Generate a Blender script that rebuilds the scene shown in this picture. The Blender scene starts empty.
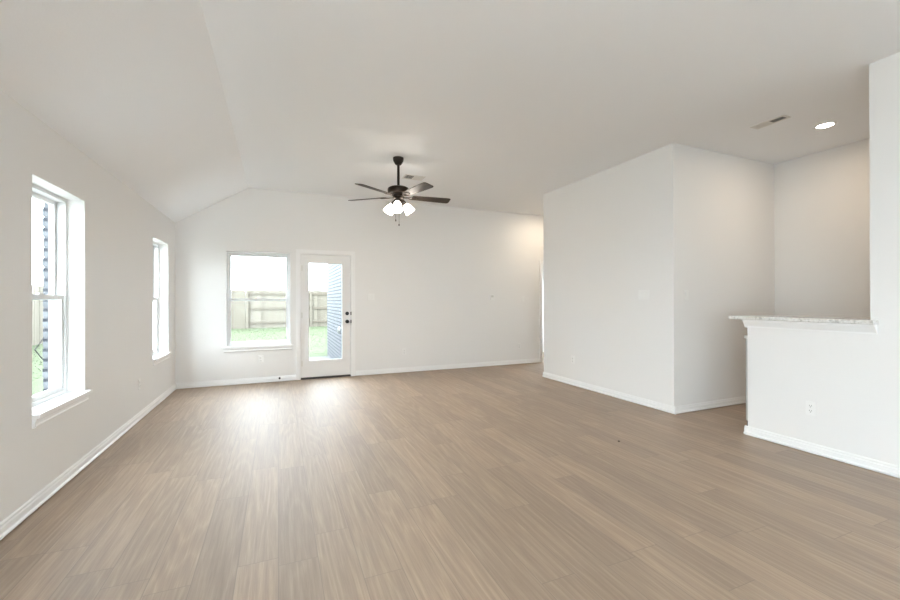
import bpy, bmesh, math, random
from mathutils import Vector, Matrix
random.seed(7)
C = bpy.context.scene.collection
S = bpy.context.scene
PI = math.pi

# ------------------------------------------------------------------ camera, world, lights, exposure
YAW, PITCH, ROLL = 0.4001, 0.0025, -0.0027
cam = bpy.data.cameras.new('camera'); camo = bpy.data.objects.new('camera', cam); C.objects.link(camo)
cam.sensor_width = 36.0; cam.lens = 36.0 * 406.55 / 900.0; cam.clip_start = 0.05; cam.clip_end = 300
F = Vector((math.sin(YAW)*math.cos(PITCH), math.cos(YAW)*math.cos(PITCH), math.sin(PITCH)))
Rt = Vector((math.cos(YAW), -math.sin(YAW), 0)); U = Rt.cross(F)
r_ = Rt*math.cos(ROLL) + U*math.sin(ROLL); u_ = -Rt*math.sin(ROLL) + U*math.cos(ROLL)
camo.matrix_world = Matrix(((r_.x, u_.x, -F.x, 0), (r_.y, u_.y, -F.y, 0), (r_.z, u_.z, -F.z, 1.276), (0, 0, 0, 1)))
S.camera = camo
S.view_settings.view_transform = 'Standard'; S.view_settings.look = 'None'
S.view_settings.gamma = 1.0; S.view_settings.use_curve_mapping = False
S.view_settings.exposure = 1.05
try:
    S.cycles.use_denoising = True
    S.cycles.max_bounces = 14; S.cycles.diffuse_bounces = 8; S.cycles.glossy_bounces = 6
    S.cycles.transparent_max_bounces = 16
    S.cycles.sample_clamp_indirect = 8.0
    S.cycles.caustics_reflective = False; S.cycles.caustics_refractive = False
except Exception:
    pass
SKY = 7.1
w = bpy.data.worlds.new('overcast_sky'); S.world = w; w.use_nodes = True
bg = w.node_tree.nodes['Background']; bg.inputs['Color'].default_value = (0.86, 0.93, 1.0, 1); bg.inputs['Strength'].default_value = SKY

def area(name, loc, rot, sx, sy, power, col=(1, 1, 1), portal=False, spread=PI):
    l = bpy.data.lights.new(name, 'AREA'); l.shape = 'RECTANGLE'; l.size = sx; l.size_y = sy
    l.energy = power; l.color = col; l.spread = spread
    if portal:
        l.cycles.is_portal = True
    o = bpy.data.objects.new(name, l); C.objects.link(o); o.location = loc; o.rotation_euler = rot
    return o
# settings of the two added fill lamps: tilt, power, colour
TILT, P_REAR, P_LEFT, FILLC = math.radians(50), 7, 50, (0.79, 0.90, 1.0)
XL, YB, H = -1.385, 7.042, 3.048
HL, XC = 2.431, -0.42
XB = 4.097
# added fill lamps behind the camera, tilted up to brighten ceiling and walls
area('rear_fill', (-0.2, -3.17, 1.12), (PI/2+TILT, 0, 0), 1.6, 2.0, P_REAR, FILLC)
area('left_fill', (XL+0.02, -1.6, 1.15), (0, -PI/2-TILT, 0), 2.0, 2.2, P_LEFT, FILLC)

# ------------------------------------------------------------------ materials
def mat(name, col, rough=0.5, metal=0.0, spec=0.5, emit=None, es=0.0):
    m = bpy.data.materials.new(name); m.use_nodes = True
    b = m.node_tree.nodes['Principled BSDF']
    b.inputs['Base Color'].default_value = (*col, 1); b.inputs['Roughness'].default_value = rough
    b.inputs['Metallic'].default_value = metal; b.inputs['Specular IOR Level'].default_value = spec
    if emit:
        b.inputs['Emission Color'].default_value = (*emit, 1); b.inputs['Emission Strength'].default_value = es
    return m
class NT:
    def __init__(s, m): s.t = m.node_tree; s.b = m.node_tree.nodes['Principled BSDF']
    def n(s, typ, **kw):
        x = s.t.nodes.new(typ)
        for k, v in kw.items(): setattr(x, k, v)
        return x
    def l(s, a, b): s.t.links.new(a, b)
    def val(s, i, v):
        if hasattr(v, 'is_linked') or hasattr(v, 'links'): s.l(v, i)
        else: i.default_value = v
    def m(s, op, a, b=None, c=None):
        x = s.n('ShaderNodeMath', operation=op); s.val(x.inputs[0], a)
        if b is not None: s.val(x.inputs[1], b)
        if c is not None: s.val(x.inputs[2], c)
        return x.outputs[0]
    def comb(s, a, b, c):
        x = s.n('ShaderNodeCombineXYZ')
        for i, v in enumerate((a, b, c)): s.val(x.inputs[i], v)
        return x.outputs[0]
    def xyz(s):
        g = s.n('ShaderNodeNewGeometry'); x = s.n('ShaderNodeSeparateXYZ'); s.l(g.outputs['Position'], x.inputs[0]); return g, x.outputs
    def noise(s, vec, scale=1, detail=2, rough=0.5, dist=0.0, out='Fac'):
        x = s.n('ShaderNodeTexNoise'); s.l(vec, x.inputs['Vector']); x.inputs['Scale'].default_value = scale
        x.inputs['Detail'].default_value = detail; x.inputs['Roughness'].default_value = rough; x.inputs['Distortion'].default_value = dist
        return x.outputs[out]
    def ramp(s, f, stops):
        x = s.n('ShaderNodeValToRGB'); s.l(f, x.inputs[0]); e = x.color_ramp.elements
        while len(e) < len(stops): e.new(0.5)
        for i, (p, c) in enumerate(stops): e[i].position = p; e[i].color = (*c, 1)
        return x.outputs[0]
    def mix(s, f, a, b, mode='MIX'):
        x = s.n('ShaderNodeMix', data_type='RGBA', blend_type=mode); s.val(x.inputs[0], f); s.val(x.inputs[6], a); s.val(x.inputs[7], b); return x.outputs[2]
    def bump(s, h, strength, dist=0.01):
        x = s.n('ShaderNodeBump'); x.inputs['Strength'].default_value = strength; x.inputs['Distance'].default_value = dist
        s.l(h, x.inputs['Height']); s.l(x.outputs[0], s.b.inputs['Normal'])

def paint(name, col, rough=0.6, bump=0.12):
    m = mat(name, col, rough, spec=0.3); k = NT(m); g, _ = k.xyz()
    k.bump(k.noise(g.outputs['Position'], 90, 2), bump, 0.002)
    return m
M_WALL = paint('wall_paint', (0.81, 0.805, 0.796))
M_CEIL = paint('ceiling_paint', (0.87, 0.882, 0.898), 0.7, 0.2)
M_TRIM = mat('white_trim', (0.86, 0.86, 0.858), 0.32)
M_VINYL = mat('white_vinyl', (0.72, 0.73, 0.73), 0.35)
M_DOOR = mat('door_paint', (0.80, 0.795, 0.785), 0.38)
M_PLATE = mat('white_plastic', (0.84, 0.84, 0.83), 0.3)
M_SLOT = mat('dark_slot', (0.05, 0.05, 0.05), 0.6)
M_BLACK = mat('black_metal', (0.012, 0.011, 0.010), 0.35, 0.3)
M_BRONZE = mat('dark_bronze', (0.028, 0.018, 0.012), 0.42, 0.5)
M_CHROME = mat('satin_nickel', (0.62, 0.61, 0.58), 0.3, 1.0)
M_HINGE = mat('painted_hinge', (0.72, 0.71, 0.68), 0.35, 0.3)
M_THRESH = mat('threshold', (0.05, 0.045, 0.04), 0.5)
M_LAMP = mat('lit_frosted_glass', (0.95, 0.93, 0.88), 0.3, emit=(1.0, 0.91, 0.79), es=12.0)
M_BULB = mat('lit_bulb', (0.95, 0.93, 0.88), 0.3, emit=(1.0, 0.84, 0.64), es=200.0)
M_LENS = mat('lit_lens', (0.95, 0.95, 0.92), 0.3, emit=(1.0, 0.92, 0.80), es=14.0)
M_CAB = mat('grey_cabinet', (0.52, 0.53, 0.52), 0.45)
M_STEEL = mat('steel', (0.45, 0.45, 0.44), 0.35, 0.9)
M_VENT = mat('white_vent_metal', (0.72, 0.70, 0.67), 0.45)
M_DUCT = mat('dark_duct', (0.035, 0.032, 0.03), 0.8)
M_CONC = mat('concrete', (0.085, 0.085, 0.09), 0.8)
M_WIRE = mat('dark_wire', (0.03, 0.03, 0.03), 0.5, 0.4)

def floor_mat():
    m = mat('oak_vinyl_planks', (0.4, 0.3, 0.22), 0.36, spec=0.9); m.node_tree.nodes['Principled BSDF'].inputs['IOR'].default_value = 1.88; k = NT(m); g, P = k.xyz()
    x, y = P[0], P[1]; W, L = 0.182, 1.22
    row = k.m('FLOOR', k.m('DIVIDE', x, W))
    wn = k.n('ShaderNodeTexWhiteNoise', noise_dimensions='1D'); k.l(row, wn.inputs['W'])
    al = k.m('ADD', k.m('DIVIDE', y, L), k.m('MULTIPLY', wn.outputs['Value'], 7.3))
    pid = k.m('FLOOR', al)
    w2 = k.n('ShaderNodeTexWhiteNoise', noise_dimensions='2D'); k.l(k.comb(row, pid, 0.0), w2.inputs['Vector'])
    rnd = w2.outputs['Value']; r3 = k.n('ShaderNodeSeparateColor'); k.l(w2.outputs['Color'], r3.inputs[0])
    fx = k.m('FRACT', k.m('DIVIDE', x, W)); fy = k.m('FRACT', al)
    ex = k.m('MULTIPLY', k.m('MINIMUM', fx, k.m('SUBTRACT', 1.0, fx)), W)
    ey = k.m('MULTIPLY', k.m('MINIMUM', fy, k.m('SUBTRACT', 1.0, fy)), L)
    e = k.m('MINIMUM', ex, ey)
    seam = k.m('SMOOTH_MIN', 1.0, k.m('DIVIDE', e, 0.0022), 0.05)
    # grain: long streaks plus cathedral arches, different on each plank
    ox = k.m('ADD', x, k.m('MULTIPLY', rnd, 13.0)); oy = k.m('ADD', y, k.m('MULTIPLY', r3.outputs[1], 31.0))
    streak = k.noise(k.comb(k.m('MULTIPLY', ox, 62.0), k.m('MULTIPLY', oy, 2.0), 0.0), 1, 5, 0.62, 0.3)
    fine = k.noise(k.comb(k.m('MULTIPLY', ox, 190.0), k.m('MULTIPLY', oy, 7.0), 0.0), 1, 3, 0.6)
    low = k.noise(k.comb(k.m('MULTIPLY', ox, 5.0), k.m('MULTIPLY', oy, 0.42), 0.0), 1, 1.5, 0.45)
    rings = k.m('FRACT', k.m('MULTIPLY', low, 12.0))
    rings = k.m('POWER', k.m('ABSOLUTE', k.m('SUBTRACT', k.m('MULTIPLY', rings, 2.0), 1.0)), 2.0)
    gr = k.m('ADD', k.m('MULTIPLY', streak, 0.62), k.m('ADD', k.m('MULTIPLY', fine, 0.30), k.m('MULTIPLY', rings, 0.11)))
    col = k.ramp(gr, [(0.26, (0.215, 0.141, 0.088)), (0.50, (0.320, 0.225, 0.147)), (0.76, (0.445, 0.335, 0.238))])
    tint = k.ramp(r3.outputs[0], [(0.0, (0.87, 0.85, 0.84)), (0.5, (0.98, 0.97, 0.96)), (1.0, (1.10, 1.08, 1.07))])
    col = k.mix(1.0, col, tint, 'MULTIPLY')
    col = k.mix(k.m('SUBTRACT', 1.0, seam), col, (0.15, 0.105, 0.075, 1))
    k.l(col, k.b.inputs['Base Color'])
    k.l(k.m('ADD', 0.50, k.m('MULTIPLY', streak, 0.10)), k.b.inputs['Roughness'])
    k.bump(k.m('ADD', k.m('MULTIPLY', seam, 0.6), k.m('MULTIPLY', gr, 0.5)), 0.14, 0.002)
    return m
M_FLOOR = floor_mat()

def brick_mat():
    m = mat('pale_brick', (0.4, 0.4, 0.42), 0.85); k = NT(m); g, P = k.xyz()
    v = k.comb(k.m('ADD', P[0], P[1]), P[2], 0.0)
    b = k.n('ShaderNodeTexBrick'); k.l(v, b.inputs['Vector'])
    b.inputs['Scale'].default_value = 1.0; b.inputs['Brick Width'].default_value = 0.203; b.inputs['Row Height'].default_value = 0.076
    b.inputs['Mortar Size'].default_value = 0.013; b.inputs['Mortar Smooth'].default_value = 0.2
    b.inputs['Color1'].default_value = (0.145, 0.152, 0.162, 1); b.inputs['Color2'].default_value = (0.120, 0.126, 0.138, 1)
    b.inputs['Mortar'].default_value = (0.026, 0.030, 0.040, 1)
    nz = k.noise(g.outputs['Position'], 9, 3)
    k.l(k.mix(0.5, b.outputs['Color'], k.ramp(nz, [(0.3, (0.6, 0.6, 0.6)), (0.7, (1.0, 1.0, 1.0))]), 'MULTIPLY'), k.b.inputs['Base Color'])
    k.bump(b.outputs['Fac'], -0.5, 0.006)
    return m
M_BRICK = brick_mat()
def granite_mat():
    m = mat('speckled_granite', (0.6, 0.6, 0.6), 0.12); k = NT(m); g, P = k.xyz()
    a = k.noise(g.outputs['Position'], 42, 6, 0.7); b = k.noise(g.outputs['Position'], 150, 3, 0.6)
    c1 = k.ramp(a, [(0.27, (0.20, 0.20, 0.19)), (0.38, (0.52, 0.51, 0.49)), (0.47, (0.74, 0.73, 0.71)), (0.70, (0.85, 0.85, 0.84))])
    c2 = k.ramp(b, [(0.30, (0.45, 0.44, 0.42)), (0.44, (1.0, 1.0, 1.0))])
    k.l(k.mix(1.0, c1, c2, 'MULTIPLY'), k.b.inputs['Base Color'])
    return m
M_GRANITE = granite_mat()
def wood_mat(name, cols, sx, sz, rough=0.6):
    m = mat(name, cols[0], rough); k = NT(m); tc = k.n('ShaderNodeTexCoord'); x = k.n('ShaderNodeSeparateXYZ'); k.l(tc.outputs['Object'], x.inputs[0])
    v = k.comb(k.m('MULTIPLY', x.outputs[0], sx), k.m('MULTIPLY', x.outputs[1], sx), k.m('MULTIPLY', x.outputs[2], sz))
    k.l(k.ramp(k.noise(v, 1, 4, 0.6), [(0.3, cols[0]), (0.7, cols[1])]), k.b.inputs['Base Color'])
    return m
M_FENCE = wood_mat('cedar_pickets', [(0.126, 0.113, 0.091), (0.155, 0.142, 0.118)], 7.0, 0.7, 0.9)
_k = NT(M_FENCE); _b = M_FENCE.node_tree.nodes['Principled BSDF']; _src = _b.inputs['Base Color'].links[0].from_socket
_tc = _k.n('ShaderNodeTexCoord'); _x = _k.n('ShaderNodeSeparateXYZ'); _k.l(_tc.outputs['Object'], _x.inputs[0])
_w = _k.n('ShaderNodeTexWhiteNoise', noise_dimensions='1D'); _k.l(_k.m('FLOOR', _k.m('DIVIDE', _x.outputs[0], 0.142)), _w.inputs['W'])
_k.l(_k.mix(1.0, _src, _k.ramp(_w.outputs['Value'], [(0.0, (0.78, 0.76, 0.73)), (1.0, (1.12, 1.11, 1.09))]), 'MULTIPLY'), _b.inputs['Base Color'])
M_RAIL = wood_mat('cedar_rail', [(0.090, 0.076, 0.058), (0.110, 0.095, 0.074)], 3.0, 20.0, 0.9)
def blade_mat():
    m = mat('walnut_blade', (0.05, 0.03, 0.02), 0.5, spec=0.35); k = NT(m); tc = k.n('ShaderNodeTexCoord'); x = k.n('ShaderNodeSeparateXYZ'); k.l(tc.outputs['Object'], x.inputs[0])
    v = k.comb(k.m('MULTIPLY', x.outputs[0], 4.0), k.m('MULTIPLY', x.outputs[1], 60.0), 0.0)
    k.l(k.ramp(k.noise(v, 1, 4, 0.6), [(0.3, (0.024, 0.017, 0.013)), (0.7, (0.048, 0.034, 0.026))]), k.b.inputs['Base Color'])
    return m
M_BLADE = blade_mat()
def grass_mat():
    m = mat('grass', (0.14, 0.22, 0.12), 0.9, spec=0.1); k = NT(m); g, P = k.xyz()
    k.l(k.ramp(k.noise(g.outputs['Position'], 1.1, 5, 0.65), [(0.3, (0.066, 0.081, 0.048)), (0.7, (0.082, 0.095, 0.060))]), k.b.inputs['Base Color'])
    return m
M_GRASS = grass_mat()
def glass_mat():
    m = bpy.data.materials.new('window_glass'); m.use_nodes = True; t = m.node_tree; t.nodes.clear()
    o = t.nodes.new('ShaderNodeOutputMaterial'); mx = t.nodes.new('ShaderNodeMixShader'); tr = t.nodes.new('ShaderNodeBsdfTransparent')
    gl = t.nodes.new('ShaderNodeBsdfGlossy'); lw = t.nodes.new('ShaderNodeLayerWeight'); lw.inputs['Blend'].default_value = 0.5
    p5 = t.nodes.new('ShaderNodeMath'); p5.operation = 'POWER'; p5.inputs[1].default_value = 5.0; t.links.new(lw.outputs['Facing'], p5.inputs[0])
    fr = t.nodes.new('ShaderNodeMath'); fr.operation = 'MULTIPLY_ADD'; fr.inputs[1].default_value = 0.2; fr.inputs[2].default_value = 0.004; t.links.new(p5.outputs[0], fr.inputs[0])
    tr.inputs['Color'].default_value = (0.965, 0.985, 0.98, 1); gl.inputs['Roughness'].default_value = 0.02
    t.links.new(fr.outputs[0], mx.inputs[0]); t.links.new(tr.outputs[0], mx.inputs[1]); t.links.new(gl.outputs[0], mx.inputs[2]); t.links.new(mx.outputs[0], o.inputs[0])
    return m
M_GLASS = glass_mat()

# ------------------------------------------------------------------ mesh helpers
def box(bm, x0, x1, y0, y1, z0, z1, rot=None, piv=None):
    vs = [bm.verts.new((x, y, z)) for x in (x0, x1) for y in (y0, y1) for z in (z0, z1)]
    for f in ((0, 1, 3, 2), (4, 6, 7, 5), (0, 4, 5, 1), (2, 3, 7, 6), (0, 2, 6, 4), (1, 5, 7, 3)):
        bm.faces.new([vs[i] for i in f])
    if rot is not None:
        bmesh.ops.rotate(bm, verts=vs, cent=piv or Vector(((x0+x1)/2, (y0+y1)/2, (z0+z1)/2)), matrix=rot)
    return vs
def rbox(x0, x1, y0, y1, z0, z1, r=0.003, seg=2):
    bm = bmesh.new(); box(bm, x0, x1, y0, y1, z0, z1)
    bmesh.ops.bevel(bm, geom=list(bm.edges), offset=r, segments=seg, profile=0.5, affect='EDGES'); return bm
def obox(*a):
    bm = bmesh.new(); box(bm, *a); return bm
def lathe(bm, prof, n=32, mtx=None, close=False):
    rings = []
    for (r, z) in prof:
        if r < 1e-6:
            rings.append([bm.verts.new((0, 0, z))])
        else:
            rings.append([bm.verts.new((r*math.cos(2*PI*i/n), r*math.sin(2*PI*i/n), z)) for i in range(n)])
    for a, b in zip(rings[:-1], rings[1:]):
        for i in range(n):
            j = (i+1) % n
            if len(a) == 1 and len(b) == 1: continue
            if len(a) == 1: bm.faces.new((a[0], b[i], b[j]))
            elif len(b) == 1: bm.faces.new((a[i], b[0], a[j]))
            else: bm.faces.new((a[i], b[i], b[j], a[j]))
    if mtx is not None:
        bmesh.ops.transform(bm, matrix=mtx, verts=[v for rr in rings for v in rr])
    return bm
def tube(bm, pts, r, n=10):
    pts = [Vector(p) for p in pts]; rings = []
    for i, p in enumerate(pts):
        d = (pts[min(i+1, len(pts)-1)] - pts[max(i-1, 0)]).normalized()
        a = d.cross(Vector((0, 0, 1)) if abs(d.z) < 0.9 else Vector((1, 0, 0))).normalized(); b = d.cross(a)
        rr = r[i] if isinstance(r, (list, tuple)) else r
        rings.append([bm.verts.new(p + a*math.cos(2*PI*k/n)*rr + b*math.sin(2*PI*k/n)*rr) for k in range(n)])
    for a, b in zip(rings[:-1], rings[1:]):
        for k in range(n): bm.faces.new((a[k], a[(k+1) % n], b[(k+1) % n], b[k]))
    bm.faces.new(rings[0][::-1]); bm.faces.new(rings[-1]); return bm
def extrude_profile(prof, p0, p1, out):
    """prof: list of (distance from wall, z); swept from p0 to p1 along the wall whose normal into the room is out"""
    bm = bmesh.new(); o = Vector(out); A = []; B = []
    for d, z in prof:
        A.append(bm.verts.new(Vector((p0[0], p0[1], 0)) + o*d + Vector((0, 0, z)))); B.append(bm.verts.new(Vector((p1[0], p1[1], 0)) + o*d + Vector((0, 0, z))))
    n = len(prof)
    for i in range(n): bm.faces.new((A[i], B[i], B[(i+1) % n], A[(i+1) % n]))
    bm.faces.new(A[::-1]); bm.faces.new(B); return bm
def obj(name, bm, m, parent=None, smooth=False, label=None):
    bmesh.ops.recalc_face_normals(bm, faces=list(bm.faces))
    me = bpy.data.meshes.new(name); bm.to_mesh(me); bm.free(); me.materials.append(m)
    if smooth:
        for p in me.polygons: p.use_smooth = True
        try: me.set_sharp_from_angle(angle=math.radians(38))
        except Exception: pass
    o = bpy.data.objects.new(name, me); C.objects.link(o)
    if parent: o.parent = parent
    if label: o['label'] = label
    return o
def thing(name, label, cat, loc=(0, 0, 0), rotz=0, group=None):
    o = bpy.data.objects.new(name, None); C.objects.link(o); o.empty_display_size = 0.1
    o.location = loc; o.rotation_euler = (0, 0, rotz); o['label'] = label; o['category'] = cat
    if group: o['group'] = group
    return o
def struct(name, bm, m, smooth=False, label=None, parent=None):
    o = obj(name, bm, m, parent, smooth, label)
    if not parent: o['kind'] = 'structure'
    return o
def sroot(name, loc=(0, 0, 0), label=None):
    o = bpy.data.objects.new(name, None); C.objects.link(o); o.location = loc; o['kind'] = 'structure'
    if label: o['label'] = label
    return o
def dup(root, loc, rotz, label, group=None):
    r = root.copy(); C.objects.link(r); r.location = loc; r.rotation_euler = (0, 0, rotz); r['label'] = label
    if group: r['group'] = group
    for ch in list(root.children):
        c = ch.copy(); C.objects.link(c); c.parent = r
        for g in list(ch.children):
            d = g.copy(); C.objects.link(d); d.parent = c
    return r
def wall_holes(axis, p0, p1, a0, a1, z0, z1, holes):
    """box wall; axis 'x': wall plane x in p0..p1, runs along y a0..a1. holes (a0,a1,z0,z1)"""
    bm = bmesh.new()
    As = sorted({a0, a1, *[h[0] for h in holes], *[h[1] for h in holes]}); Zs = sorted({z0, z1, *[h[2] for h in holes], *[h[3] for h in holes]})
    inside = lambda a, z: any(h[0] < a < h[1] and h[2] < z < h[3] for h in holes)
    P = (p0, p1); cache = {}
    def v(p, a, z):
        kk = (p, a, z)
        if kk not in cache: cache[kk] = bm.verts.new((p, a, z) if axis == 'x' else (a, p, z))
        return cache[kk]
    solid = [[not inside((As[i]+As[i+1])/2, (Zs[j]+Zs[j+1])/2) for j in range(len(Zs)-1)] for i in range(len(As)-1)]
    ok = lambda i, j: 0 <= i < len(As)-1 and 0 <= j < len(Zs)-1 and solid[i][j]
    for i in range(len(As)-1):
        for j in range(len(Zs)-1):
            if not solid[i][j]: continue
            A0, A1, B0, B1 = As[i], As[i+1], Zs[j], Zs[j+1]
            for p in P: bm.faces.new([v(p, A0, B0), v(p, A1, B0), v(p, A1, B1), v(p, A0, B1)])
            if not ok(i-1, j): bm.faces.new([v(p0, A0, B0), v(p1, A0, B0), v(p1, A0, B1), v(p0, A0, B1)])
            if not ok(i+1, j): bm.faces.new([v(p0, A1, B0), v(p1, A1, B0), v(p1, A1, B1), v(p0, A1, B1)])
            if not ok(i, j-1): bm.faces.new([v(p0, A0, B0), v(p1, A0, B0), v(p1, A1, B0), v(p0, A1, B0)])
            if not ok(i, j+1): bm.faces.new([v(p0, A0, B1), v(p1, A0, B1), v(p1, A1, B1), v(p0, A1, B1)])
    return bm

# ------------------------------------------------------------------ shell
Y0 = -3.2; XK = 5.96; YN = 3.23; YF = 5.66; XE = 6.5
ZS, ZH = 0.585, 2.062
W1 = (3.285, 4.018); W2 = (5.885, 6.622); WB = (-0.735, 0.180)
bm = obox(-1.8, XE+0.2, Y0-0.2, YB+0.3, -0.12, 0.0); box(bm, 4.4, 6.8, YB+0.3, 8.6, -0.12, 0.0)
struct('floor', bm, M_FLOOR)
# ceiling: a sloped strip over the left wall, flat beyond the crease
bm = bmesh.new()
secs = [(-1.80, HL - (0.415)*(H-HL)/(XC-XL)), (XC, H), (XE+0.2, H)]
secs = [(XL-0.2, HL-0.2*(H-HL)/(XC-XL)), (XC, H), (XE+0.2, H), (XE+0.2, H+0.15), (XC-0.03, H+0.15), (XL-0.2, HL+0.10)]
A = [bm.verts.new((x, Y0-0.02, z)) for x, z in secs]; B = [bm.verts.new((x, YB+0.001, z)) for x, z in secs]
for i in range(len(secs)): bm.faces.new((A[i], B[i], B[(i+1) % 6], A[(i+1) % 6]))
bm.faces.new(A); bm.faces.new(B[::-1])
struct('ceiling', bm, M_CEIL)
struct('wall_left', wall_holes('x', XL-0.115, XL, Y0-0.1, YB+0.11, 0.0, HL, [(-2.72, -0.48, 0.08, 2.15), (*W1, ZS, ZH), (*W2, ZS, ZH)]), M_WALL)
DX0, DX1 = 0.322, 1.156
struct('wall_back', wall_holes('y', YB, YB+0.115, XL, XE+0.1, 0.0, H+0.15, [(*WB, ZS, ZH-0.01), (DX0, DX1, -0.0, 2.066), (5.05, 5.86, 0.0, 2.045)]), M_WALL)
struct('wall_rear', wall_holes('y', Y0-0.115, Y0, XL, XE+0.1, 0.0, H+0.1, [(-1.05, 0.65, 0.08, 2.15)]), M_WALL)
# block beside the hall
struct('wall_pantry', obox(XB, XK+0.115, YN, YF, 0.0, H), M_WALL)
struct('wall_kitchen', obox(XK, XK+0.115, Y0, YN, 0.0, H), M_WALL)
struct('wall_hall', obox(XE, XE+0.1, YF-0.1, YB, 0.0, H), M_WALL)
bm = obox(XK, XE+0.1, YF-0.1, YF, 0.0, H); struct('wall_hall_side', bm, M_WALL)
struct('wall_right', obox(XB, XB+0.12, Y0, 1.583, 0.0, H), M_WALL)
HW1 = 2.452
struct('wall_half', obox(XB, XB+0.12, 1.583, HW1, 0.0, 1.09), M_WALL)
# bedroom beyond the hall doorway
struct('wall_bedroom_back', obox(4.4, 6.8, 8.42, 8.52, 0.0, 2.6), M_WALL)
struct('wall_bedroom_left', obox(4.4, 4.5, YB+0.115, 8.42, 0.0, 2.6), M_WALL)
struct('wall_bedroom_right', wall_holes('x', 6.62, 6.72, YB+0.115, 8.42, 0.0, 2.6, [(7.35, 8.3, 0.5, 2.1)]), M_WALL)
struct('ceiling_bedroom', obox(4.4, 6.8, YB+0.115, 8.52, 2.6, 2.7), M_CEIL)

# exterior brick skin of the left wall, coursed at the window reveals
bm = wall_holes('x', XL-0.25, XL-0.205, Y0-0.1, YB+0.31, -0.3, HL+0.1, [(-2.74, -0.46, 0.04, 2.17), (W1[0]-.02, W1[1]+0.019, ZS-.04, ZH), (W2[0]-.02, W2[1]+.019, ZS-.04, ZH)])
for w_ in (W1, W2):
    z = ZS-0.03; i = 0
    while z < ZH-0.06:
        d = 0.004*random.uniform(0.0, 1.0)
        box(bm, XL-0.25-0.002-d, XL-0.207, w_[1]+0.012 + (0.002 if i % 2 else 0.0) - d*0.6, w_[1]+0.06, z, z+0.064); z += 0.0762; i += 1
struct('wall_brick_left', bm, M_BRICK)
struct('wall_brick_back', wall_holes('y', YB+0.205, YB+0.25, XL-0.25, 8.0, -0.3, H, [(WB[0]-.02, WB[1]+.02, ZS-.04, ZH), (DX0-.02, DX1-0.02, -0.3, 2.09), (5.05, 8.0, -.3, H)]), M_BRICK)
# brick side wall along the patio
struct('wall_patio', obox(1.20, 1.50, YB+0.251, 11.2, -0.14, 2.75), M_BRICK)

# ------------------------------------------------------------------ baseboards
def bprof(t=0.014, h=0.086):
    return [(0, 0.0), (t*0.45, 0.0), (t*0.45, 0.011), (t+0.011, 0.011), (t+0.011, 0.018), (t+0.004, 0.026), (t, 0.028), (t, h-0.028), (t*0.65, h-0.020), (t*0.65, h-0.010), (t*0.25, h), (0, h)]
def base(name, p0, p1, out):
    return struct(name, extrude_profile(bprof(), p0, p1, out), M_TRIM)
base('baseboard_left', (XL, Y0), (XL, YB), (1, 0, 0))
bb = extrude_profile(bprof(), (XL, YB), (DX0-0.055, YB), (0, -1, 0))
b2 = extrude_profile(bprof(), (DX1+0.067, YB), (4.985, YB), (0, -1, 0)); me_ = bpy.data.meshes.new('tmp'); b2.to_mesh(me_); b2.free(); bb.from_mesh(me_); bpy.data.meshes.remove(me_)
struct('baseboard_back', bb, M_TRIM)
base('baseboard_pantry', (XB, YN-0.025), (XB, YF+0.012), (-1, 0, 0))
base('baseboard_pantry_front', (XB, YN), (XK, YN), (0, -1, 0))
base('baseboard_half', (XB, Y0), (XB, HW1+0.025), (-1, 0, 0))
base('baseboard_half_end', (XB, HW1), (XB+0.12, HW1), (0, 1, 0))
base('baseboard_bedroom', (4.5, 8.42), (6.62, 8.42), (0, -1, 0))
base('baseboard_kitchen', (XK, Y0), (XK, YN), (-1, 0, 0))
base('baseboard_hall_side', (XB, YF), (XE, YF), (0, 1, 0))

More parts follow.
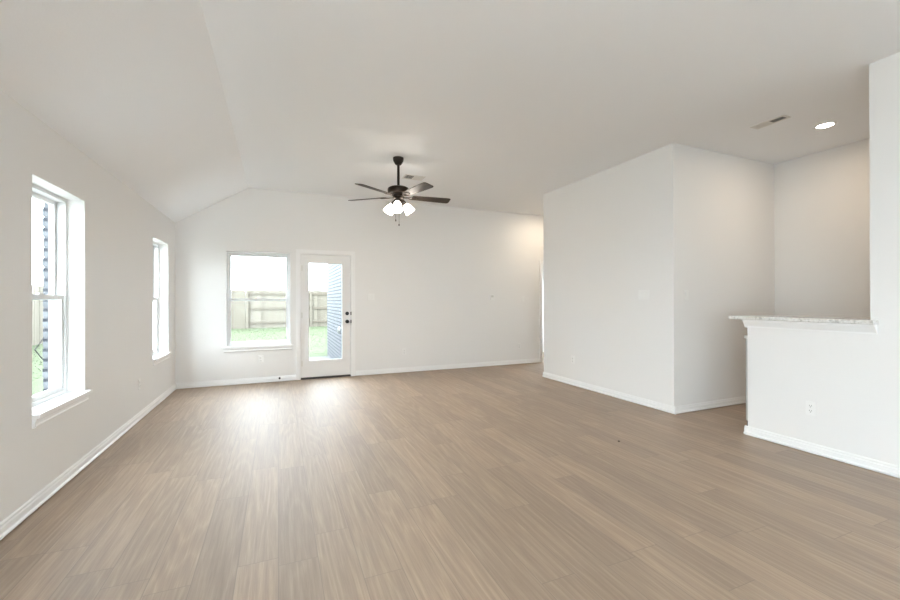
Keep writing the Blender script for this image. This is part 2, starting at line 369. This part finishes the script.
# ------------------------------------------------------------------ windows (single hung, drywall returns, wooden stool and apron)
def frame4(bm, a0, a1, z0, z1, w, p0, p1, axis, wb=None):
    wb = w if wb is None else wb
    def bx(A0, A1, B0, B1):
        if axis == 'x': box(bm, p0, p1, A0, A1, B0, B1)
        else: box(bm, A0, A1, p0, p1, B0, B1)
    bx(a0, a0+w, z0, z1); bx(a1-w, a1, z0, z1); bx(a0+w, a1-w, z1-w, z1); bx(a0+w, a1-w, z0, z0+wb)
def window(name, axis, a0, a1, z0, z1, wallp, sgn):
    """sgn: direction from room to outside along the axis; wallp the room face of the wall"""
    root = sroot(name)
    P = lambda d0, d1: tuple(sorted((wallp+sgn*d0, wallp+sgn*d1)))
    bm = bmesh.new(); frame4(bm, a0, a1, z0, z1, 0.028, *P(0.105, 0.205), axis)
    # inner stop that divides the tracks
    obj('window_frame', bm, M_VINYL, root)
    zm = z0 + (z1-z0)*0.49
    for nm, d0, d1, za, zb, lab in (('upper_sash', 0.160, 0.190, zm-0.018, z1-0.026, None), ('lower_sash', 0.118, 0.150, z0+0.026, zm+0.020, None)):
        bm = bmesh.new(); frame4(bm, a0+0.026, a1-0.026, za, zb, 0.032, *P(d0, d1), axis)
        s = obj(nm, bm, M_VINYL, root)
        q = P((d0+d1)/2-0.003, (d0+d1)/2+0.003)
        bm = obox(q[0], q[1], a0+0.05, a1-0.05, za+0.025, zb-0.025) if axis == 'x' else obox(a0+0.05, a1-0.05, q[0], q[1], za+0.025, zb-0.025)
        obj('pane', bm, M_GLASS, s)
        if nm == 'lower_sash':
            q = P(d0-0.012, d0+0.006); am = (a0+a1)/2
            bm = obox(q[0], q[1], am-0.03, am+0.03, zb-0.002, zb+0.012) if axis == 'x' else obox(am-0.03, am+0.03, q[0], q[1], zb-0.002, zb+0.012)
            obj('sash_lock', bm, M_VINYL, s)
    # stool and apron
    q = P(0.0, 0.106); q2 = P(-0.036, 0.0)
    bm = bmesh.new()
    if axis == 'x':
        box(bm, *q, a0+.0005, a1-.0005, z0-0.022, z0+0.001); box(bm, *q2, a0-0.004, a1+0.045, z0-0.022, z0+0.001)
    else:
        box(bm, a0+.0005, a1-.0005, *q, z0-0.022, z0+0.001); box(bm, a0-0.045, a1+0.045, *q2, z0-0.022, z0+0.001)
    obj('window_sill', bm, M_TRIM, root)
    out = (-sgn, 0, 0) if axis == 'x' else (0, -sgn, 0)
    pr = [(0, z0-0.022), (0.022, z0-0.022), (0.022, z0-0.036), (0.014, z0-0.042), (0.014, z0-0.062), (0.018, z0-0.066), (0.018, z0-0.074), (0.006, z0-0.082), (0, z0-0.082)]
    pa, pb = ((wallp, a0-0.002), (wallp, a1+0.028)) if axis == 'x' else ((a0-0.028, wallp), (a1+0.028, wallp))
    obj('apron', extrude_profile(pr, pa, pb, out), M_TRIM, root)
    return root
window('window_1', 'x', *W1, ZS, ZH, XL, -1)
window('window_2', 'x', *W2, ZS, ZH, XL, -1)
window('window_3', 'y', *WB, ZS, ZH-0.01, YB, 1)
root = sroot('added_window_rear')  # unseen rear glazing, added to let more light into the room
bm = bmesh.new(); frame4(bm, -1.05, 0.65, 0.08, 2.15, 0.05, Y0-0.11, Y0-0.03, 'y'); box(bm, -0.23, -0.17, Y0-0.11, Y0-0.03, 0.13, 2.10); obj('window_frame', bm, M_VINYL, root)
obj('pane', obox(-1.01, 0.61, Y0-0.075, Y0-0.069, 0.12, 2.11), M_GLASS, root)
root = sroot('added_window_left')  # glazing added out of view in the left wall for extra light
bm = bmesh.new(); frame4(bm, -2.72, -0.48, 0.08, 2.15, 0.05, XL-0.11, XL-0.03, 'x'); box(bm, XL-0.11, XL-0.03, -1.63, -1.57, 0.13, 2.10); obj('window_frame', bm, M_VINYL, root)
obj('pane', obox(XL-0.075, XL-0.069, -2.68, -0.52, 0.12, 2.11), M_GLASS, root)
root = sroot('added_window_bedroom')  # unseen side window added to brighten the bedroom wall
bm = bmesh.new(); frame4(bm, 7.35, 8.3, 0.5, 2.1, 0.05, 6.63, 6.71, 'x'); obj('window_frame', bm, M_VINYL, root)
obj('pane', obox(6.667, 6.673, 7.39, 8.26, 0.54, 2.06), M_GLASS, root)

# ------------------------------------------------------------------ patio door
d = sroot('door_1', (0, 0, 0))
def casing(parent, a0, a1, zt, wall, sgn, w=0.062, name='casing'):
    bm = bmesh.new()
    for t, i0, i1 in ((0.012, 0.0, w), (0.018, w*0.55, w*0.96)):
        y0, y1 = sorted((wall, wall+sgn*t))
        box(bm, a0-i1, a0-i0, y0, y1, 0.0, zt+i1); box(bm, a1+i0, a1+i1, y0, y1, 0.0, zt+i1); box(bm, a0-i0, a1+i0, y0, y1, zt+i0, zt+i1)
    return obj(name, bm, M_TRIM, parent)
casing(d, DX0+0.006, DX1-0.004, 2.062, YB, -1)
bm = bmesh.new(); box(bm, DX0, DX0+0.016, YB, YB+0.16, 0, 2.066); box(bm, DX1-0.016, DX1, YB, YB+0.16, 0, 2.066); box(bm, DX0+.016, DX1-.016, YB, YB+0.16, 2.05, 2.066)
box(bm, DX0+.016, DX0+.03, YB+0.065, YB+0.12, 0, 2.05); box(bm, DX1-.03, DX1-.016, YB+0.065, YB+0.12, 0, 2.05); obj('jamb', bm, M_TRIM, d)
obj('threshold', rbox(DX0+.016, DX1-.016, YB-0.004, YB+0.2, 0.0, 0.024, 0.004), M_THRESH, d)
SX0, SX1, SY0, SY1, SZ0, SZ1 = DX0+0.02, DX1-0.02, YB+0.018, YB+0.062, 0.030, 2.046
GX0, GX1, GZ0, GZ1 = 0.458, 1.010, 0.295, 1.915
slab = obj('door_panel', wall_holes('y', SY0, SY1, SX0, SX1, SZ0, SZ1, [(GX0, GX1, GZ0, GZ1)]), M_DOOR, d)
bm = bmesh.new()
for y0, y1 in ((SY0-0.011, SY0), (SY1, SY1+0.011)):
    frame4(bm, GX0-0.026, GX1+0.026, GZ0-0.026, GZ1+0.026, 0.034, y0, y1, 'y')
frame4(bm, GX0-0.014, GX1+0.014, GZ0-0.014, GZ1+0.014, 0.016, SY0-0.016, SY0-0.011, 'y')
obj('glass_moulding', bm, M_DOOR, slab)
obj('pane', obox(GX0, GX1, (SY0+SY1)/2-0.004, (SY0+SY1)/2+0.004, GZ0, GZ1), M_GLASS, slab)
RX = Matrix.Rotation(PI/2, 4, 'X')   # lathe axis +z -> -y
def onback(prof, x, y, z, n=28):
    return lathe(bmesh.new(), prof, n, Matrix.Translation((x, y, z)) @ RX)
obj('deadbolt', onback([(0, 0.0), (0.031, 0.0), (0.031, 0.008), (0.027, 0.014), (0.010, 0.015), (0.010, 0.030), (0, 0.030)], 1.083, SY0, 1.069), M_BLACK, d, True, 'black round deadbolt above the knob')
obj('knob', onback([(0, 0.0), (0.032, 0.0), (0.032, 0.006), (0.026, 0.011), (0.012, 0.013), (0.011, 0.030), (0.022, 0.036), (0.029, 0.048), (0.027, 0.060), (0.014, 0.067), (0, 0.068)], 1.083, SY0, 0.932), M_BLACK, d, True, 'black round door knob')
for z in (1.069, 0.932):
    obj('strike_plate', obox(DX1-0.0165, DX1-0.004, YB-0.0025, YB+0.03, z-0.028, z+0.028), M_BLACK, d)
for z in (0.26, 1.05, 1.82):
    bm = obox(SX0-0.004, SX0+0.03, SY0-0.003, SY0, z-0.045, z+0.045)
    tube(bm, [(SX0-0.002, SY0-0.008, z-0.05), (SX0-0.002, SY0-0.008, z+0.05)], 0.007, 10)
    obj('hinge', bm, M_HINGE, d)
obj('door_sweep', obox(SX0, SX1, SY0+0.004, SY1, 0.024, 0.031), M_BLACK, d)
# cased doorway at the end of the back wall
d = sroot('door_2')
casing(d, 5.05, 5.86, 2.045, YB, -1)
bm = bmesh.new(); box(bm, 5.05, 5.066, YB, YB+0.115, 0, 2.045); box(bm, 5.844, 5.86, YB, YB+0.115, 0, 2.045); box(bm, 5.066, 5.844, YB, YB+0.115, 2.03, 2.045); obj('jamb', bm, M_TRIM, d)

# ------------------------------------------------------------------ outside
bm = bmesh.new()
gx = [-22, -6.6, -1.2, 2.0, 14]; gy = [-9, YB+0.2, 10.0, 19.2, 30]; gz = lambda x, y: -0.20 + (0.36*max(0.0, (y-9.5))/9.5 if y > 9.5 else 0.0)
V = [[bm.verts.new((x, y, gz(x, y))) for x in gx] for y in gy]
for i in range(len(gy)-1):
    for j in range(len(gx)-1): bm.faces.new((V[i][j], V[i][j+1], V[i+1][j+1], V[i+1][j]))
gobj = struct('floor_yard', bm, M_GRASS, label='green lawn ground behind the house')
bm = bmesh.new()
for i in range(16000):
    x = random.uniform(-6.4, 4.0); y = random.uniform(8.0, 18.7)
    if x > -0.9 and y < 11.3: continue
    z = gz(x, y)-0.004; h_ = random.uniform(0.012, 0.03); a = random.uniform(0, PI); dx, dy = 0.012*math.cos(a), 0.012*math.sin(a)
    l = Vector((random.uniform(-.03, .03), random.uniform(-.03, .03), h_))
    v = [bm.verts.new((x-dx, y-dy, z)), bm.verts.new((x+dx, y+dy, z)), bm.verts.new((x+l.x, y+l.y, z+l.z))]; bm.faces.new(v)
g = obj('grass', bm, M_GRASS); g['kind'] = 'stuff'; g['label'] = 'short green grass of the back yard seen through the window and door'; g['category'] = 'grass'
struct('floor_patio', obox(-0.85, 1.2, YB+0.255, 10.8, -0.22, -0.13), M_CONC, label='concrete patio slab outside the glazed door')

struct('floor_side_bounce', obox(-3.2, XL-0.26, -3.0, YB+0.3, -0.25, -0.15), mat('pale_bounce_slab', (0.55, 0.55, 0.54), 0.85), label='added pale slab beside the house that reflects light up through the left windows')  # slab added to bounce sky light up onto the left ceiling

def fence(name, label, p0, p1, zb, h_, rails_side, nposts, rails=True):
    """picket fence from p0 to p1; rails on the side given by +1/-1 of the left normal"""
    p0, p1 = Vector(p0), Vector(p1); L = (p1-p0).length; ang = math.atan2(p1.y-p0.y, p1.x-p0.x)
    t = thing(name, label, 'fence', (p0.x, p0.y, zb), ang)
    bm = bmesh.new(); x = 0.0
    while x < L-0.05:
        dz = random.uniform(-0.012, 0.012)
        o_ = 0.007*(int(round(x/0.142)) % 2); box(bm, x-0.0005, min(L, x+0.1425), -0.009-o_, 0.009+o_, -0.1, h_+dz); x += 0.142
    obj('pickets', bm, M_FENCE, t)
    if rails:
        for z in (0.24, 0.84, 1.47):
            o_ = obj('rail', obox(0, L, *sorted((rails_side*0.010, rails_side*0.050)), z-0.045, z+0.045), M_RAIL, t)
    for i in range(nposts):
        px = 0.05 + (L-0.1)*i/max(1, nposts-1)
        y = sorted((rails_side*0.051, rails_side*0.14)) if rails else sorted((-rails_side*0.012, -rails_side*0.10))
        obj('post', obox(px-0.045, px+0.045, *y, -0.12, h_-0.12), M_FENCE, t)
    return t
fence('wooden_fence', 'pale cedar picket fence with three horizontal rails facing the yard', (-1.24, 19.0), (9.0, 19.0), 0.14, 1.62, -1, 5)
fence('wooden_fence', 'pale cedar picket fence without rails left of the railed fence', (-6.5, 18.9), (-1.24, 18.9), 0.14, 1.62, -1, 3, False)
fence('wooden_fence', 'pale side yard fence seen through the near left window', (-6.5, 2.0), (-6.5, 18.85), -0.1, 1.86, -1, 6, False)
# weatherproof outlet on the patio brick wall
t = thing('outdoor_outlet', 'grey round cover on the brick wall outside the glazed door', 'outlet cover', (1.20, 8.79, 0.666))
bm = bmesh.new(); lathe(bm, [(0, 0), (0.075, 0), (0.075, 0.02), (0.06, 0.035), (0, 0.04)], 24, Matrix.Rotation(-PI/2, 4, 'Y')); obj('cover', bm, M_STEEL, t, True)
bm = obox(-0.055, -0.035, -0.02, 0.02, -0.04, 0.04); obj('latch', bm, M_STEEL, t)
# bent wire by the near left window
bm = bmesh.new(); X = -1.72
tube(bm, [(X, 4.352, 1.064), (X-0.01, 4.285, 1.0), (X-0.02, 4.165, 0.905), (X-0.01, 4.24, 0.83), (X, 4.354, 0.737)], 0.0045, 8)
tube(bm, [(X, 4.352, 1.064), (X+0.10, 4.358, 1.068)], 0.0045, 8)
tube(bm, [(X, 4.354, 0.737), (X+0.10, 4.358, 0.737)], 0.0045, 8)
tube(bm, [(X-0.01, 4.293, 1.003), (X-0.005, 4.33, 0.96), (X, 4.366, 0.905)], 0.004, 8)
o = obj('bent_wire', bm, M_WIRE); o['label'] = 'thin dark bent wire against the brick outside the near left window'; o['category'] = 'wire'

# ------------------------------------------------------------------ bar counter and kitchen base
bar = thing('bar_counter', 'speckled grey granite bar top on the white half wall', 'counter', (XB, 2.0, 1.09))
bm = rbox(4.015, 4.45, 1.5835, 2.575, 1.094, 1.126, 0.006, 3); bm2 = None
bmesh.ops.translate(bm, verts=bm.verts, vec=(-XB, -2.0, -1.09)); obj('granite_top', bm, M_GRANITE, bar)
bm = rbox(4.015, XB-0.0005, 1.535, 1.5832, 1.094, 1.126, 0.004, 2); bmesh.ops.translate(bm, verts=bm.verts, vec=(-XB, -2.0, -1.09)); obj('granite_return', bm, M_GRANITE, bar)
pr = [(0, 1.020), (0.012, 1.020), (0.012, 1.032), (0.020, 1.046), (0.028, 1.060), (0.032, 1.070), (0.040, 1.074), (0.040, 1.094), (0, 1.094)]
bm = extrude_profile(pr, (XB, 1.545), (XB, HW1+0.02), (-1, 0, 0)); struct('trim_1', bm, M_TRIM, label='white moulding under the granite bar top')
bm = extrude_profile([(0, 1.02), (0.010, 1.02), (0.010, 1.05), (0.018, 1.075), (0.018, 1.094), (0, 1.094)], (XB, HW1), (XB+0.12, HW1), (0, 1, 0)); struct('trim_2', bm, M_TRIM, label='white moulding on the end of the half wall')
bm = obox(XB, 4.45, 1.584, HW1, 1.089, 1.0945); struct('trim_3', bm, M_TRIM, label='packing board between half wall and bar top')
cab = thing('base_cabinet', 'grey base cabinet end showing behind the white half wall', 'cabinet', (4.22, 2.545, 0))
obj('body', obox(0.002, 0.60, -2.2, 0.0, 0.10, 0.895), M_CAB, cab)
obj('toe_kick', obox(0.002, 0.53, -2.2, -0.01, 0.0, 0.10), M_SLOT, cab)
for i in range(3):
    dr = obj('door', rbox(0.60, 0.62, -0.72*(i+1)+0.005, -0.72*i-0.005, 0.12, 0.88, 0.003), M_CAB, cab)
    obj('handle', tube(bmesh.new(), [(0.645, -0.72*i-0.06, 0.70), (0.645, -0.72*i-0.06, 0.84)], 0.006, 8), M_STEEL, dr)
wt = obj('worktop', rbox(4.2205, 4.86, 0.36, 2.56, 0.896, 0.93, 0.004), M_GRANITE); wt['label'] = 'lower granite worktop on the grey cabinet behind the half wall'; wt['category'] = 'worktop'
bm = bmesh.new(); box(bm, 4.228, 4.258, HW1+0.02, HW1+0.075, 1.03, 1.0935); box(bm, 4.228, 4.258, HW1+0.02, HW1+0.035, 0.94, 1.03)
o = obj('support_bracket', bm, M_STEEL); o['label'] = 'small dark bracket under the left end of the granite bar top'; o['category'] = 'bracket'

# ------------------------------------------------------------------ plates on the walls (local: back on y=0, face towards -y)
def outlet(label, loc, rz, group=None):
    t = thing('wall_outlet', label, 'outlet', loc, rz, group)
    obj('cover_plate', rbox(-0.036, 0.036, -0.006, 0.0, -0.058, 0.058, 0.0025), M_PLATE, t)
    for z in (0.021, -0.021):
        rc = obj('receptacle', rbox(-0.017, 0.017, -0.009, -0.005, z-0.0145, z+0.0145, 0.0018), M_PLATE, t)
        bm = obox(-0.0085, -0.006, -0.0096, -0.0085, z-0.002, z+0.008); box(bm, 0.006, 0.0085, -0.0096, -0.0085, z-0.002, z+0.008); box(bm, -0.003, 0.003, -0.0096, -0.0085, z-0.011, z-0.006)
        obj('slots', bm, M_SLOT, rc)
    obj('screw', lathe(bmesh.new(), [(0, 0), (0.003, 0), (0.003, 0.0015), (0, 0.002)], 12, Matrix.Translation((0, -0.006, 0)) @ RX), M_PLATE, t)
    return t
def switch(label, loc, rz, n):
    t = thing('light_switch', label, 'light switch', loc, rz)
    w_ = 0.036 + 0.023*(n-1)
    obj('cover_plate', rbox(-w_, w_, -0.006, 0.0, -0.058, 0.058, 0.0025), M_PLATE, t)
    for i in range(n):
        x = (i-(n-1)/2)*0.046
        rk = obj('rocker', obox(x-0.0165, x+0.0165, -0.0085, -0.005, -0.033, 0.033), M_PLATE, t)
        for v in rk.data.vertices:
            if v.co.y < -0.008 and v.co.z > 0: v.co.y -= 0.004
        for z in (0.048, -0.048):
            obj('screw', lathe(bmesh.new(), [(0, 0), (0.003, 0), (0.003, 0.0015), (0, 0.002)], 12, Matrix.Translation((x, -0.006, z)) @ RX), M_PLATE, t)
    return t
RL, RB_, RP = PI/2, 0.0, -PI/2     # plate on left wall faces +x, on the back wall faces -y, on the block faces -x
o0 = outlet('white outlet low on the left wall near the corner', (XL, 5.356, 0.385), RL)
dup(o0, (-0.253, YB, 0.375), 0.0, 'white outlet on the back wall under the window')
dup(o0, (2.079, YB, 0.37), 0.0, 'white outlet low on the back wall right of the glazed door')
dup(o0, (4.492, YB, 0.362), 0.0, 'white outlet low on the back wall near its right end')
dup(o0, (XB, 4.93, 0.385), RP, 'white outlet low on the tall white wall block')
dup(o0, (XB, 1.955, 0.372), RP, 'white outlet on the half wall below the granite bar')
switch('two gang white switch on the back wall right of the glazed door', (1.484, YB, 1.345), 0.0, 2)
switch('three gang white switch on the tall white wall block', (XB, 3.63, 1.345), RP, 3)
switch('single white switch on the shaded side of the wall block', (4.296, YN, 1.338), 0.0, 1)
switch('single white switch high on the back wall nearest its right end', (4.591, YB, 1.313), 0.0, 1)
t = thing('thermostat', 'small white thermostat on the back wall left of the end switch', 'thermostat', (3.871, YB, 1.345))
obj('backplate', rbox(-0.045, 0.045, -0.006, 0, -0.06, 0.06, 0.003), M_PLATE, t)
b_ = obj('body', rbox(-0.04, 0.04, -0.024, -0.006, -0.055, 0.055, 0.004), M_PLATE, t)
obj('screen', obox(-0.026, 0.026, -0.0246, -0.0235, 0.0, 0.04), mat('grey_screen', (0.66, 0.66, 0.64), 0.3), b_)
t = thing('door_stop', 'small black tipped door stop on the baseboard left of the glazed door', 'door stop', (0.021, YB-0.0145, 0.062))
obj('base', lathe(bmesh.new(), [(0, 0), (0.013, 0), (0.013, 0.006), (0.006, 0.009), (0, 0.009)], 16, RX), M_BLACK, t, True)
obj('spring', lathe(bmesh.new(), [(0.0055, 0.008)] + [(0.0055+0.0015*(i % 2), 0.010+0.004*i) for i in range(12)] + [(0, 0.058)], 12, RX), M_BLACK, t, True)
obj('rubber_tip', lathe(bmesh.new(), [(0, 0.056), (0.014, 0.056), (0.016, 0.064), (0.014, 0.076), (0, 0.078)], 16, RX), M_BLACK, t, True)
o = obj('wood_chip', lathe(bmesh.new(), [(0, 0), (0.010, 0.0), (0.011, 0.003), (0.006, 0.007), (0, 0.008)], 9, Matrix.Translation((2.841, 2.80, 0.0))), mat('chip_brown', (0.10, 0.075, 0.055), 0.8), smooth=True)
o['label'] = 'tiny dark speck of debris on the open floor'; o['category'] = 'debris'

# ------------------------------------------------------------------ ceiling fittings
def recessed(label, x, y, power, blend=0.9, col=(1.0, 0.88, 0.74)):
    t = thing('recessed_light', label, 'ceiling light', (x, y, H))
    obj('trim_ring', lathe(bmesh.new(), [(0.066, 0.0), (0.092, 0.0), (0.092, -0.004), (0.084, -0.009), (0.068, -0.010), (0.066, -0.004)], 40), M_TRIM, t, True)
    obj('lens', lathe(bmesh.new(), [(0, -0.0005), (0.0665, -0.0005), (0.066, -0.0045), (0.04, -0.007), (0, -0.008)], 40), M_LENS, t, True)
    l = bpy.data.lights.new('downlight', 'AREA'); l.shape = 'DISK'; l.size = 0.12; l.energy = power; l.color = col; l.spread = PI
    lo = bpy.data.objects.new('downlight', l); C.objects.link(lo); lo.parent = t; lo.location = (0, 0, -0.014)
    return t
recessed('round lit recessed ceiling light above the kitchen', 5.10, 2.305, 3.3, col=(1.0, 0.80, 0.58))
recessed('added unseen recessed ceiling light deeper in the kitchen', 5.10, 0.4, 3.3, col=(1.0, 0.80, 0.58))  # extra lamp added out of view to light the kitchen
recessed('round lit recessed ceiling light in the hall behind the wall block', 4.95, 6.35, 5, col=(1.0, 0.82, 0.60))

def vent(label, x, y, rz, L, W, n, tilt2):
    t = thing('ceiling_vent', label, 'air vent', (x, y, H), rz)
    bm = bmesh.new()
    frame4(bm, -L/2, L/2, -W/2, W/2, 0.020, -0.006, 0.0, 'y')
    bmesh.ops.rotate(bm, verts=bm.verts, cent=(0, 0, 0), matrix=Matrix.Rotation(-PI/2, 3, 'X'))
    for v in bm.verts: v.co.z = -abs(v.co.z) if abs(v.co.z) > 1e-6 else 0.0
    box(bm, -0.008, 0.008, -W/2+0.02, W/2-0.02, -0.006, -0.001)
    obj('frame', bm, M_VENT, t)
    obj('duct', obox(-L/2+0.015, L/2-0.015, -W/2+0.015, W/2-0.015, -0.0012, -0.0004), M_DUCT, t, label='dark opening behind the louvres')
    for s_ in (-1, 1):
        bm = bmesh.new(); a0, a1 = (-L/2+0.02, -0.008) if s_ < 0 else (0.008, L/2-0.02)
        for i in range(n):
            x = a0 + (a1-a0)*(i+0.5)/n
            box(bm, x-0.0055, x+0.0055, -W/2+0.02, W/2-0.02, -0.0055, -0.0045, Matrix.Rotation(s_*math.radians(tilt2), 3, 'Y'))
        obj('louvres', bm, M_VENT, t)
    return t
vent('white ceiling vent behind the ceiling fan', 1.79, 5.555, 0.0, 0.30, 0.20, 8, 30)
vent('white ceiling vent beside the recessed kitchen light', 4.51, 2.48, PI/2, 0.30, 0.12, 8, 30)

# ------------------------------------------------------------------ ceiling fan
FX, FY = 1.373, 4.876
fan = thing('ceiling_fan', 'dark bronze five blade ceiling fan with three lit glass shades', 'ceiling fan', (FX, FY, H))
z = lambda a: a - H
obj('canopy', lathe(bmesh.new(), [(0, 0), (0.066, 0), (0.067, -0.012), (0.062, -0.040), (0.046, -0.070), (0.034, -0.086), (0.020, -0.090), (0, -0.090)], 36), M_BRONZE, fan, True)
obj('downrod', lathe(bmesh.new(), [(0, -0.09), (0.0165, -0.09), (0.0165, z(2.70)), (0.026, z(2.695)), (0.028, z(2.68)), (0, z(2.68))], 20), M_BRONZE, fan, True)
obj('motor_housing', lathe(bmesh.new(), [(0, z(2.688)), (0.060, z(2.688)), (0.105, z(2.682)), (0.128, z(2.668)), (0.133, z(2.648)), (0.130, z(2.622)), (0.118, z(2.608)), (0.085, z(2.604)), (0, z(2.604))], 48), M_BRONZE, fan, True)
obj('switch_housing', lathe(bmesh.new(), [(0, z(2.605)), (0.074, z(2.605)), (0.074, z(2.596)), (0.060, z(2.592)), (0.060, z(2.572)), (0.070, z(2.566)), (0.070, z(2.545)), (0.052, z(2.530)), (0.052, z(2.505)), (0.045, z(2.490)), (0.020, z(2.482)), (0, z(2.480))], 40), M_BRONZE, fan, True)
BL = 0.67
def blade_bm():
    bm = bmesh.new(); out = []
    pts = [(0.175, 0.045), (0.20, 0.052), (0.35, 0.060), (0.50, 0.066), (0.60, 0.069), (0.645, 0.068), (0.662, 0.060), (0.67, 0.046)]
    pl = [(x, y) for x, y in pts] + [(x, -y) for x, y in reversed(pts)]
    T = [bm.verts.new((x, y, 0.003)) for x, y in pl]; B_ = [bm.verts.new((x, y, -0.003)) for x, y in pl]; n = len(pl)
    bm.faces.new(T); bm.faces.new(B_[::-1])
    for i in range(n): bm.faces.new((T[i], B_[i], B_[(i+1) % n], T[(i+1) % n]))
    return bm
def iron_bm():
    bm = bmesh.new()
    box(bm, 0.055, 0.135, -0.014, 0.014, -0.012, -0.005)
    for s_ in (-1, 1):
        tube(bm, [(0.125, s_*0.008, -0.009), (0.155, s_*0.030, -0.008), (0.185, s_*0.038, -0.0065), (0.225, s_*0.026, -0.0062), (0.235, 0.0, -0.0062)], 0.005, 8)
    box(bm, 0.17, 0.245, -0.012, 0.012, -0.008, -0.003); return bm
base_a = -YAW      # direction of the camera's right in world
B0 = None
for k_ in range(5):
    a = base_a + math.radians(20 + 72*k_)
    b = obj('blade', blade_bm(), M_BLADE, fan); b.location = (0, 0, z(2.568)); b.rotation_mode = 'QUATERNION'
    b.rotation_quaternion = (Matrix.Rotation(a, 3, 'Z') @ Matrix.Rotation(math.radians(-12), 3, 'X')).to_quaternion()
    obj('blade_iron', iron_bm(), M_BRONZE, b, True)
for k_ in range(3):
    a = base_a + math.radians(-90 + 120*k_)
    ca, sa = math.cos(a), math.sin(a)
    arm = obj('light_arm', tube(bmesh.new(), [(0.04*ca, 0.04*sa, z(2.515)), (0.075*ca, 0.075*sa, z(2.525)), (0.095*ca, 0.095*sa, z(2.510)), (0.088*ca, 0.088*sa, z(2.485))], 0.009, 10), M_BRONZE, fan, True)
    mt = Matrix.Translation((0.080*ca, 0.080*sa, z(2.492))) @ Matrix.Rotation(a, 4, 'Z') @ Matrix.Rotation(math.radians(-40 if k_ else -26), 4, 'Y')
    obj('lamp_socket', lathe(bmesh.new(), [(0, 0.006), (0.026, 0.006), (0.028, -0.016), (0, -0.016)], 20, mt), M_BRONZE, fan, True)
    prof = [(r*0.92, z_*0.87) for r, z_ in [(0.027, -0.010), (0.036, -0.030), (0.050, -0.060), (0.060, -0.095), (0.064, -0.120), (0.068, -0.142), (0.070, -0.150), (0.067, -0.1495), (0.061, -0.120), (0.057, -0.095), (0.047, -0.060), (0.033, -0.030), (0.0, -0.014)]]
    sh = obj('lamp_shade', lathe(bmesh.new(), prof, 32, mt), M_LAMP, fan, True, 'lit white frosted glass bell shade')
    obj('bulb', lathe(bmesh.new(), [(0, -0.018), (0.013, -0.018), (0.016, -0.045), (0.028, -0.075), (0.026, -0.095), (0.014, -0.108), (0, -0.110)], 20, mt), M_BULB, sh, True)
for dx, dy, zl in ((-0.030, -0.030, 2.285), (0.014, -0.052, 2.225)):
    wd = (dx*math.cos(base_a)-dy*math.sin(base_a), dx*math.sin(base_a)+dy*math.cos(base_a))
    ch = obj('pull_chain', tube(bmesh.new(), [(wd[0], wd[1], z(2.50)), (wd[0], wd[1], z(zl))], 0.0016, 6), M_BRONZE, fan)
    obj('fob', lathe(bmesh.new(), [(0, 0), (0.005, -0.004), (0.0075, -0.016), (0.005, -0.026), (0, -0.028)], 12, Matrix.Translation((wd[0], wd[1], z(zl)))), M_BRONZE, ch, True)
